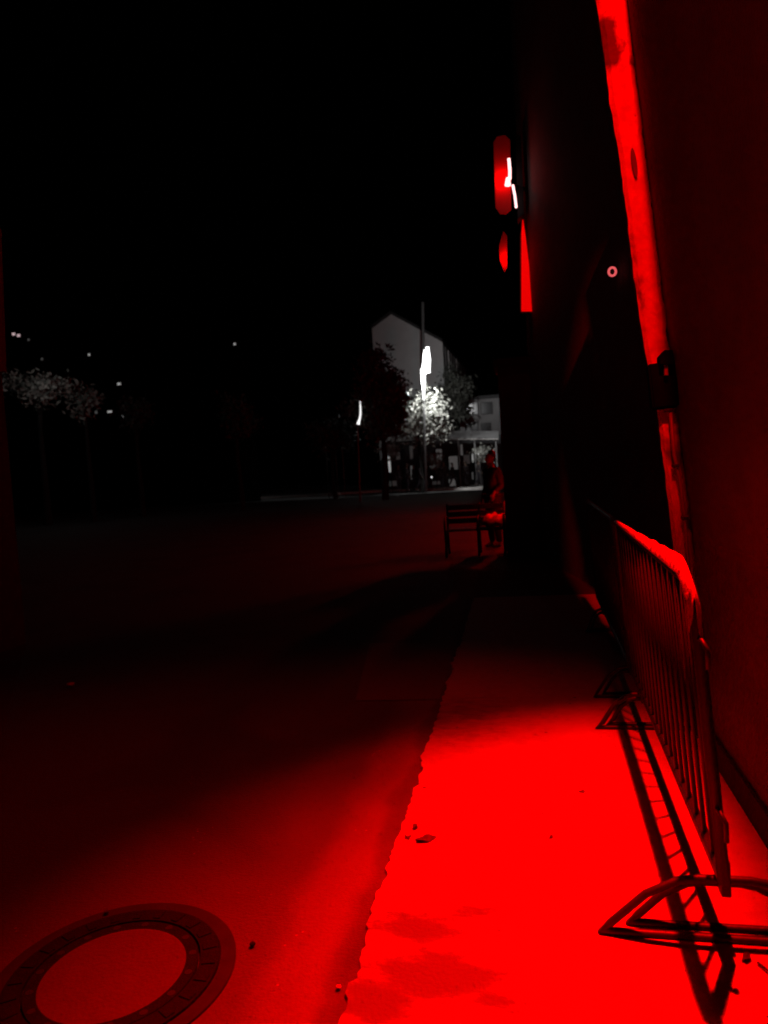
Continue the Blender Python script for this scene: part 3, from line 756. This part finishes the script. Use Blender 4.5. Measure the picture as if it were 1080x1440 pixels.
bm = B(); tube(bm, [(b2_.x,LYL,0), at(503,600,LYL)], [.05,.035], 8); obj('pole', bm, 'pole', s2)
bm = B(); tube(bm, [at(506.5,562,LYL), at(507,580,LYL), at(506,590,LYL)], [.03,.045,.05], 8); tube(bm, [at(506,588,LYL), at(503.5,597,LYL)], [.05,.09], 8); obj('lamp_streak', bm, 'lampdim', s2)  # head shaped as the drawn-out streak of the lamp's light
# catenary mast
g = at(595,650,56); bm = B(); tube(bm, [(g.x,56,.1), at(594.5,425,56)], [.16,.10], 10)
mast = obj('mast', bm, 'pole'); mast.name = 'tall_mast'; tag(mast, 'tall thin mast standing in front of the pale gable', 'mast')
# small lamps
for (px,py,Y,r,lb,m_) in ((607,671,49,.055,'small white light low down among the people','lampdim'),(674,637.5,49.5,.09,'small white lamp under the right end of the canopy','lampdim')):
    c = at(px,py,Y); t = thing('small_lamp', lb, 'lamp', (c.x,Y,.11), 0, 'small white lamps on the square')
    bm = B(); bmesh.ops.create_uvsphere(bm, u_segments=12, v_segments=8, radius=r, matrix=Matrix.Translation(c)); obj('bulb', bm, m_, t, smooth=True)
    bm = B(); tube(bm, [(c.x,Y,.11), c-Vector((0,0,r*.9))], .03, 8); obj('post', bm, 'pole', t)

# ------------------------------------------------------------------ far left: house row with a few lit windows, near-left red building
hr = thing('house_row', 'unlit row of houses far left with a few tiny lit windows', 'building', (at(150,650,48).x, 48, 0))
u = at(10,440,48); v = at(350,470,48)
bm = B(); prism(bm, [(u.x,48,0),(u.x,48,u.z),((u.x+v.x)/2,48,u.z-.8),(v.x,48,v.z),(v.x,48,0)], (-6,7,0)); obj('wall', bm, 'night_black', hr)
for (x,y,w,h,m_) in ((20,470,5,4,'pinkwin'),(27,472,5,4,'pinkwin'),(126,499,3,3,'winA'),(168,540,5,3.5,'winA'),(192,588,7,5,'pinkwin'),(186,578,5,5,'winB'),(155,579,7,3,'winA'),(174,586,5,4,'winA'),(136,580,4,4,'winB'),(330.5,484,3,3,'winA'),(60,505,3,3,'winB'),(97,558,5,4,'winC'),(41,478,3,3,'winB')):
    c = at(x,y,47.95); k = 48/F/2
    bm = B(); box(bm, (c.x-w*k-.08,47.9,c.z-h*k-.08), (c.x+w*k+.08,47.997,c.z+h*k+.08)); w_ = obj('window', bm, 'roof', hr)
    bm = B(); box(bm, (c.x-w*k,47.86,c.z-h*k), (c.x+w*k,47.897,c.z+h*k)); obj('pane', bm, m_, w_)
for (x,y) in ((460,598),(471,627),(480,628),(487,627),(487,478)):
    pass
for (x,y,r,lb) in ((471,627,.07,'tiny light low under the faint tree'),(481,627.5,.11,'brighter tiny light low under the faint tree'),(458,628,.06,'leftmost tiny light under the faint tree')):
    c = at(x,y,44); t = thing('small_lamp', lb, 'lamp', (c.x,44,0), 0, 'tiny far lights')
    bm = B(); bmesh.ops.create_uvsphere(bm, u_segments=10, v_segments=6, radius=r, matrix=Matrix.Translation(c)); obj('bulb', bm, 'winA', t, smooth=True)
    bm = B(); tube(bm, [(c.x,44,0), c-Vector((0,0,r*.9))], .025, 6); obj('post', bm, 'pole', t)
lb_ = thing('corner_building', 'dim red lit building just inside the left edge', 'building', (at(5,600,6.6).x-2, 7.5, 0))
zc0 = at(5,524,6.6).z
xe0, xe1 = at(9.5,524,6.6), at(1,300,6.6)
sl2 = (xe1.x-xe0.x)/(xe1.z-xe0.z)
zt = at(3,322,6.6).z
bm = B(); prism(bm, [(xe0.x,6.6,zc0),(xe0.x+sl2*(zt-zc0),6.6,zt),(xe0.x-4,6.6,zt),(xe0.x-4,6.6,zc0)], (0,-4,0)); obj('upper_wall', bm, 'plaster', lb_)
bm = B(); box(bm, (xe0.x-4,2.7,0), (xe0.x-.02,6.55,zc0-.003)); obj('shop_front', bm, 'plinth', lb_)

# ------------------------------------------------------------------ light
def light(kind, name, loc, e, col, aim=None, size=.05, angle=None, blend=.5):
    d = bpy.data.lights.new(name, kind); d.energy = e; d.color = col
    d.shadow_soft_size = size
    if angle: d.spot_size = math.radians(angle); d.spot_blend = blend
    o = bpy.data.objects.new(name, d); COL.objects.link(o); o.location = loc
    if aim is not None: o.rotation_euler = (Vector(aim)-Vector(loc)).to_track_quat('-Z','Y').to_euler()
    return o
RED = (1, 0, 0)
# red floodlight above the frame, close to the plane of the near wall
light('SPOT', 'red_floodlight', (wx(5.5)+.075, 3.4, 5.5), 8800, RED, aim=(.82, 2.0, 0), size=.05, angle=56, blend=1.0)
light('SPOT', 'red_flood_spill', (wx(5.5)+.075, 3.4, 5.5), 420, RED, aim=(-1.1, 1.7, 0), size=.25, angle=88, blend=1.0)  # added wide dim spot that softens the edge of the flood pool
# added narrow red spot, no lamp there, that brightens the pier
pl_ = Vector((wx(6.5)+.03, .6, 6.5)); pa_ = Vector((wx(3.4)+.02, YE, 3.4))
po = light('SPOT', 'added_pier_spot', pl_, 2600, RED, size=.03, angle=37, blend=.5)
zz = (pl_-pa_).normalized(); xx = Vector((1,0,-sl)).normalized(); xx = (xx-zz*xx.dot(zz)).normalized(); yy = zz.cross(xx)
mx_ = Matrix((xx*.17, yy, zz)).transposed().to_4x4(); mx_.translation = pl_; po.matrix_world = mx_
# red lamps around the far corner and on the sign, with added bench fills
light('POINT', 'red_corner_light', (pc.x+1.5, pc.y+3.3, 3.0), 210, RED, size=.15)
light('POINT', 'red_bar_light', (.9, 23, 2.6), 480, RED, size=.15)
light('POINT', 'added_low_fill', (pc.x+.05, pc.y+1.2, 1.05), 5, RED, size=.08)  # added fill hidden behind the porch to brighten the bench end
light('POINT', 'red_sign_light', at(707,250,SY+.21), 2.8, RED, size=.03)
light('POINT', 'red_disc_light', at(712,362,SY+.12), 1.5, RED, size=.02)
light('SPOT', 'added_bench_spot', at(662,300,SY-.2), 900, RED, aim=bgc+Vector((.02,.05,.15)), size=.02, angle=5.5, blend=.8)  # added narrow spot in mid air, no lamp there, brightening the bag
# white street lamps and an added fill for the left trees
wl = at(598,535,LY-.5); light('SPOT', 'white_lamp_light', wl, 2300, (1,1,1), aim=wl+Vector((0,10,-2.5)), size=.2, angle=156, blend=.35)
light('POINT', 'white_small_lamp_light', at(505,590,LY-.3), 12, (1,1,1), size=.1)
light('POINT', 'added_left_fill', at(60,535,27.5), 26, (1,1,1), size=.1)  # added point light without a lamp, brightening the far left leaves

w = bpy.data.worlds.new('World'); C.world = w; w.use_nodes = True
w.node_tree.nodes['Background'].inputs['Color'].default_value = (.5,.5,.6,1)
w.node_tree.nodes['Background'].inputs['Strength'].default_value = .00005
C.view_settings.view_transform = 'Standard'; C.view_settings.look = 'None'
C.view_settings.exposure = 0; C.view_settings.gamma = 1
C.cycles.sample_clamp_indirect = 4
